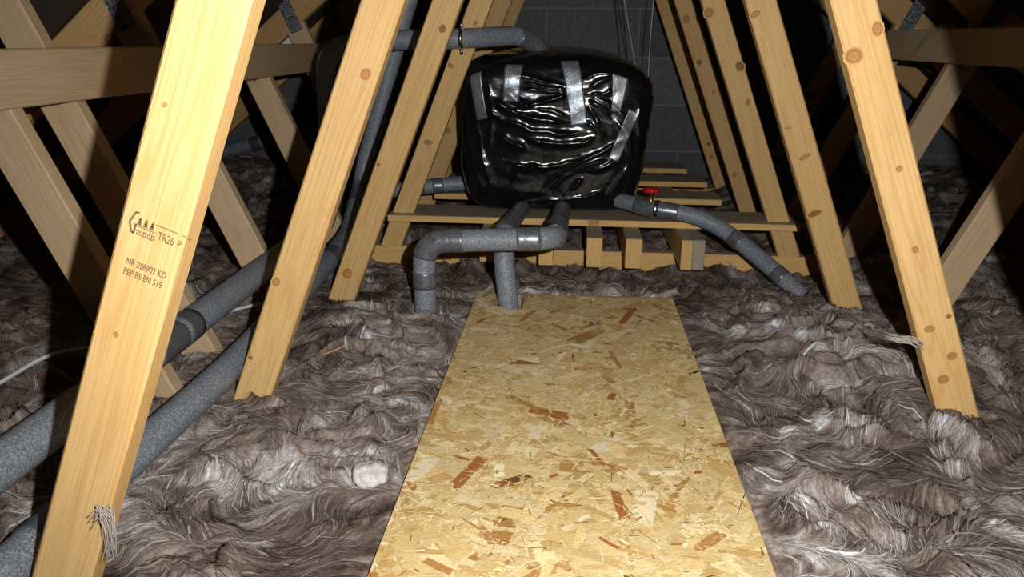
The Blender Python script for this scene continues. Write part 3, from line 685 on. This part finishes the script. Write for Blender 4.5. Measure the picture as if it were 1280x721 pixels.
def tank_disp(x, z, y):
    """fold height on the wrap, x,z in metres from the tank centre"""
    d = .009*nP.fbm((x+.4*y)*2.6+7, z*3.4, 2)+.0022*nQ.fbm((x+.5*y)*5, (z-.5*x*x)*15, 2)+.0045*sstep(.16, .29, np.abs(x))*(.4-np.abs(nR.fbm((x+.9*y)*13, z*9, 2)))+.0008*nR.fbm((x+.6*y)*22, z*30, 2)
    wx = x+.004*nS(x*25, z*25); wz = z+.005*nR(x*22+4, z*22)
    front = sstep(.0, -.15, y)
    for P, wid, amp in FOLDS:
        best = np.full(x.shape, 9.); tt = np.zeros(x.shape); L = len(P)-1
        for i in range(L):
            ax, az = P[i]; bx, bz = P[i+1]; q = np.clip(((wx-ax)*(bx-ax)+(wz-az)*(bz-az))/((bx-ax)**2+(bz-az)**2), 0, 1)
            dd = np.hypot(wx-ax-q*(bx-ax), wz-az-q*(bz-az)); m_ = dd < best; best = np.where(m_, dd, best); tt = np.where(m_, (i+q)/L, tt)
        tap = np.clip(np.minimum(tt, 1-tt)*5, .12, 1)
        d = d+front*amp*tap*np.exp(-np.abs(best/(wid*(.5+.5*tap)))**1.2)
    return d
def tank_surface(C):
    """C: points on the unit cube -> wrapped surface, metres"""
    nrm = (np.abs(C)**EXP).sum(-1, keepdims=True)**(1/EXP); U = C/nrm
    P = U*np.array(TA)
    P[:, 2] += .022*np.clip(1-(P[:, 0]/TA[0])**2, 0, 1)*np.clip(1-((P[:, 1]-.02)/TA[1])**2, 0, 1)*(U[:, 2] > 0)*sstep(.55, 1, U[:, 2])
    g = np.sign(U)*np.abs(U)**(EXP-1)/np.array(TA); g /= np.linalg.norm(g, axis=1, keepdims=True)
    ux = P[:, 0]/TA[0]; P[:, 2] -= sstep(.2, 1, U[:, 2])*(.050*np.clip(ux, 0, 1)**3+.026*np.clip(-ux, 0, 1)**3)
    P = P+g*(tank_disp(P[:, 0], P[:, 2], P[:, 1]))[:, None]
    # slack right-hand shoulder, tucked foot
    sh = np.exp(-((P[:, 2]-.12)/.10)**2)*sstep(.18, .30, P[:, 0]); P[:, 0] += .012*sh
    ft = 1-sstep(-.26, -.06, P[:, 2]); P[:, 0] *= 1-.095*ft
    P[:, 2] -= .02*ft*sstep(.2, .0, np.abs(P[:, 0]))*0
    P[:, 2] = np.maximum(P[:, 2], -.2535)
    return P
n = 170; a = np.linspace(-1, 1, n+1); U, W_ = np.meshgrid(a, a); Vs, Fs = [], []; idx = np.arange((n+1)**2).reshape(n+1, n+1)
Fq = np.stack([idx[:-1, :-1], idx[:-1, 1:], idx[1:, 1:], idx[1:, :-1]], -1).reshape(-1, 4); one = np.ones_like(U); o_ = 0
for mk in (lambda: (U, -one, W_), lambda: (-U, one, W_), lambda: (one, U, W_), lambda: (-one, -U, W_), lambda: (U, W_, one), lambda: (-U, W_, -one)):
    Vs.append(tank_surface(np.stack(mk(), -1).reshape(-1, 3))); Fs.append(Fq+o_); o_ += (n+1)**2
me = np_mesh('plastic_wrap', np.concatenate(Vs), np.concatenate(Fs))
bm = bmesh.new(); bm.from_mesh(me); bmesh.ops.remove_doubles(bm, verts=bm.verts, dist=1e-5); bmesh.ops.recalc_face_normals(bm, faces=bm.faces); bm.to_mesh(me); bm.free()
me.polygons.foreach_set('use_smooth', np.ones(len(me.polygons), bool))
wrap = link('plastic_wrap', me, M['poly'], tank); wrap.location = TC-tank.location
def tape(c0, c1, w0, w1, name='tape_strip'):
    """strip on the front of the wrap from c0 to c1 (unit cube front coords u,v; v may pass 1 onto the lid)"""
    ns, nw = 40, 10; V = []
    for i in range(ns+1):
        t = i/ns; u = c0[0]+(c1[0]-c0[0])*t; v = c0[1]+(c1[1]-c0[1])*t; wd = w0+(w1-w0)*t
        d = Vector((c1[0]-c0[0], (c1[1]-c0[1])*TA[2]/TA[0], 0)).normalized(); nn = (d.y, -d.x)
        for j in range(nw+1):
            q = (j/nw-.5)*wd; uu = u+nn[0]*q/TA[0]; vv = v+nn[1]*q/TA[2]
            V.append((uu, -1, vv) if vv <= 1 else (uu, -1+(vv-1), 1))
    Cc = np.array(V); Cc[:, 0] = np.clip(Cc[:, 0], -1, 1); P = tank_surface(Cc)
    # press slightly smoothed, proud of the film
    P = P.reshape(ns+1, nw+1, 3)
    for _ in range(3): P[1:-1] = (P[:-2]+P[1:-1]*2+P[2:])/4; P[:, 1:-1] = (P[:, :-2]+P[:, 1:-1]*2+P[:, 2:])/4
    P = P.reshape(-1, 3); P[:, 1] -= .0045; P[:, 2] += .004*(Cc[:, 2] > .93)
    idx = np.arange((ns+1)*(nw+1)).reshape(ns+1, nw+1); Fq = np.stack([idx[:-1, :-1], idx[:-1, 1:], idx[1:, 1:], idx[1:, :-1]], -1).reshape(-1, 4)
    o = link(name, np_mesh(name, P, Fq), M['tape'], tank); o.location = TC-tank.location
    s = o.modifiers.new('thickness', 'SOLIDIFY'); s.thickness = .0008
def uv_px(u, v): p = px_y(u, v, 2.505)-TC; return (p.x/TA[0], p.z/TA[2])
for (p0, p1, w0, w1) in (((591, 84), (602, 149), .040, .036), ((641, 76), (639, 126), .056, .050), ((713, 70), (724, 156), .056, .052), ((777, 88), (770, 139), .050, .028), ((793, 138), (767, 200), .036, .034)):
    tape(uv_px(*p0), uv_px(*p1), w0, w1)

# ------------------------------------------------------------------ loose tufts and scraps
def tuft(name, c, rad, n, seed, label, lit=.6, flat=.6):
    r = np.random.RandomState(seed); bm = bmesh.new(); bmesh.ops.create_icosphere(bm, subdivisions=4, radius=1)
    nn = Noise(seed+50)
    V = np.array([v.co[:] for v in bm.verts]); d = 1+.22*nn.fbm(V[:, 0]*2+V[:, 2], V[:, 1]*2-V[:, 2], 3)+.05*nn.fbm(V[:, 0]*9, V[:, 1]*9+V[:, 2]*7, 2)
    V = V*d[:, None]*np.array((rad, rad, rad*flat)); Fq = np.array([[v.index for v in f.verts] for f in bm.faces]); bm.free()
    c_ = np.array(srgb(196, 190, 184)[:3])*lit; cl = np.clip(c_*(1+.35*nn.fbm(V[:, 0]*60, V[:, 1]*60+V[:, 2]*30, 2))[:, None], .02, .9)
    o = link(name, np_mesh(name, V, Fq, cl), M['strand']); o.location = c; return tag(o, label, 'tuft')
p = px_z(462, 597, .115); p.z = float(wool_h(np.array([p.x]), np.array([p.y]))[0])+.012
tuft('wool_tuft', p, .027, 0, 3, 'pale round tuft of wool lying beside the flake board', .95, .7)
p = px_z(420, 440, .13); p.z = float(wool_h(np.array([p.x]), np.array([p.y]))[0])+.012
o = from_bm('wood_splinter', sweep([p+Vector((-.018, -.028, 0)), p, p+Vector((.02, .026, .004))], .0013, 6), M['web']); tag(o, 'thin wooden splinter lying on the wool', 'splinter')
def wisp(name, pts, n, spread, label, seed, bright):
    """bundle of fibres following pts"""
    r = random.Random(seed); e = None; bm = bmesh.new()
    P = [Vector(p) for p in pts]
    for i in range(n):
        off = Vector((r.uniform(-1, 1), r.uniform(-1, .2), r.uniform(-1, 1)))*spread; k0 = r.randint(0, max(0, len(P)-3))
        q_ = [x+off+Vector((r.uniform(-1, 1), r.uniform(-1, 0), r.uniform(-1, 1)))*spread*.7 for x in P[k0:]]
        b2 = sweep(resample(q_, .006, .02), r.uniform(.0003, .0007), 4); tmp = bpy.data.meshes.new('t'); b2.to_mesh(tmp); b2.free(); bm.from_mesh(tmp); bpy.data.meshes.remove(tmp)
    return tag(from_bm(name, bm, bright, None, True), label, 'tuft')
M['wisp'] = plain('pale_wool_fibre', srgb(178, 168, 158), .9); M['wisp2'] = plain('yellowed_fibre', srgb(158, 152, 116), .9)
yy = Y1-.006
wisp('wool_wisp', [px_y(122, 648, yy), px_y(131, 634, yy), px_y(138, 640, yy), px_y(141, 660, yy), px_y(140, 690, yy+.01)], 34, .006, 'wisp of wool caught on the edge of the stamped web', 5, M['wisp'])
xw = 2*CX-XB-.02
def px_x(u, v, X): d = cam_ray(u, v); return Vector((0, 0, H))+d*(X/d.x)
wisp('wool_wisp', [px_x(1192, 33, xw), px_x(1176, 34, xw), px_x(1164, 40, xw), px_x(1156, 50, xw), px_x(1142, 66, xw)], 26, .006, 'yellowish wisp of fibre hanging over the binder board', 6, M['wisp2'])
yy = Ty(2)-.008
wisp('wool_wisp', [px_y(1105, 419, yy+.02), px_y(1120, 422, yy), px_y(1140, 424, yy), px_y(1150, 431, yy)], 26, .005, 'wisp of wool snagged across a knotty web', 7, M['wisp'])
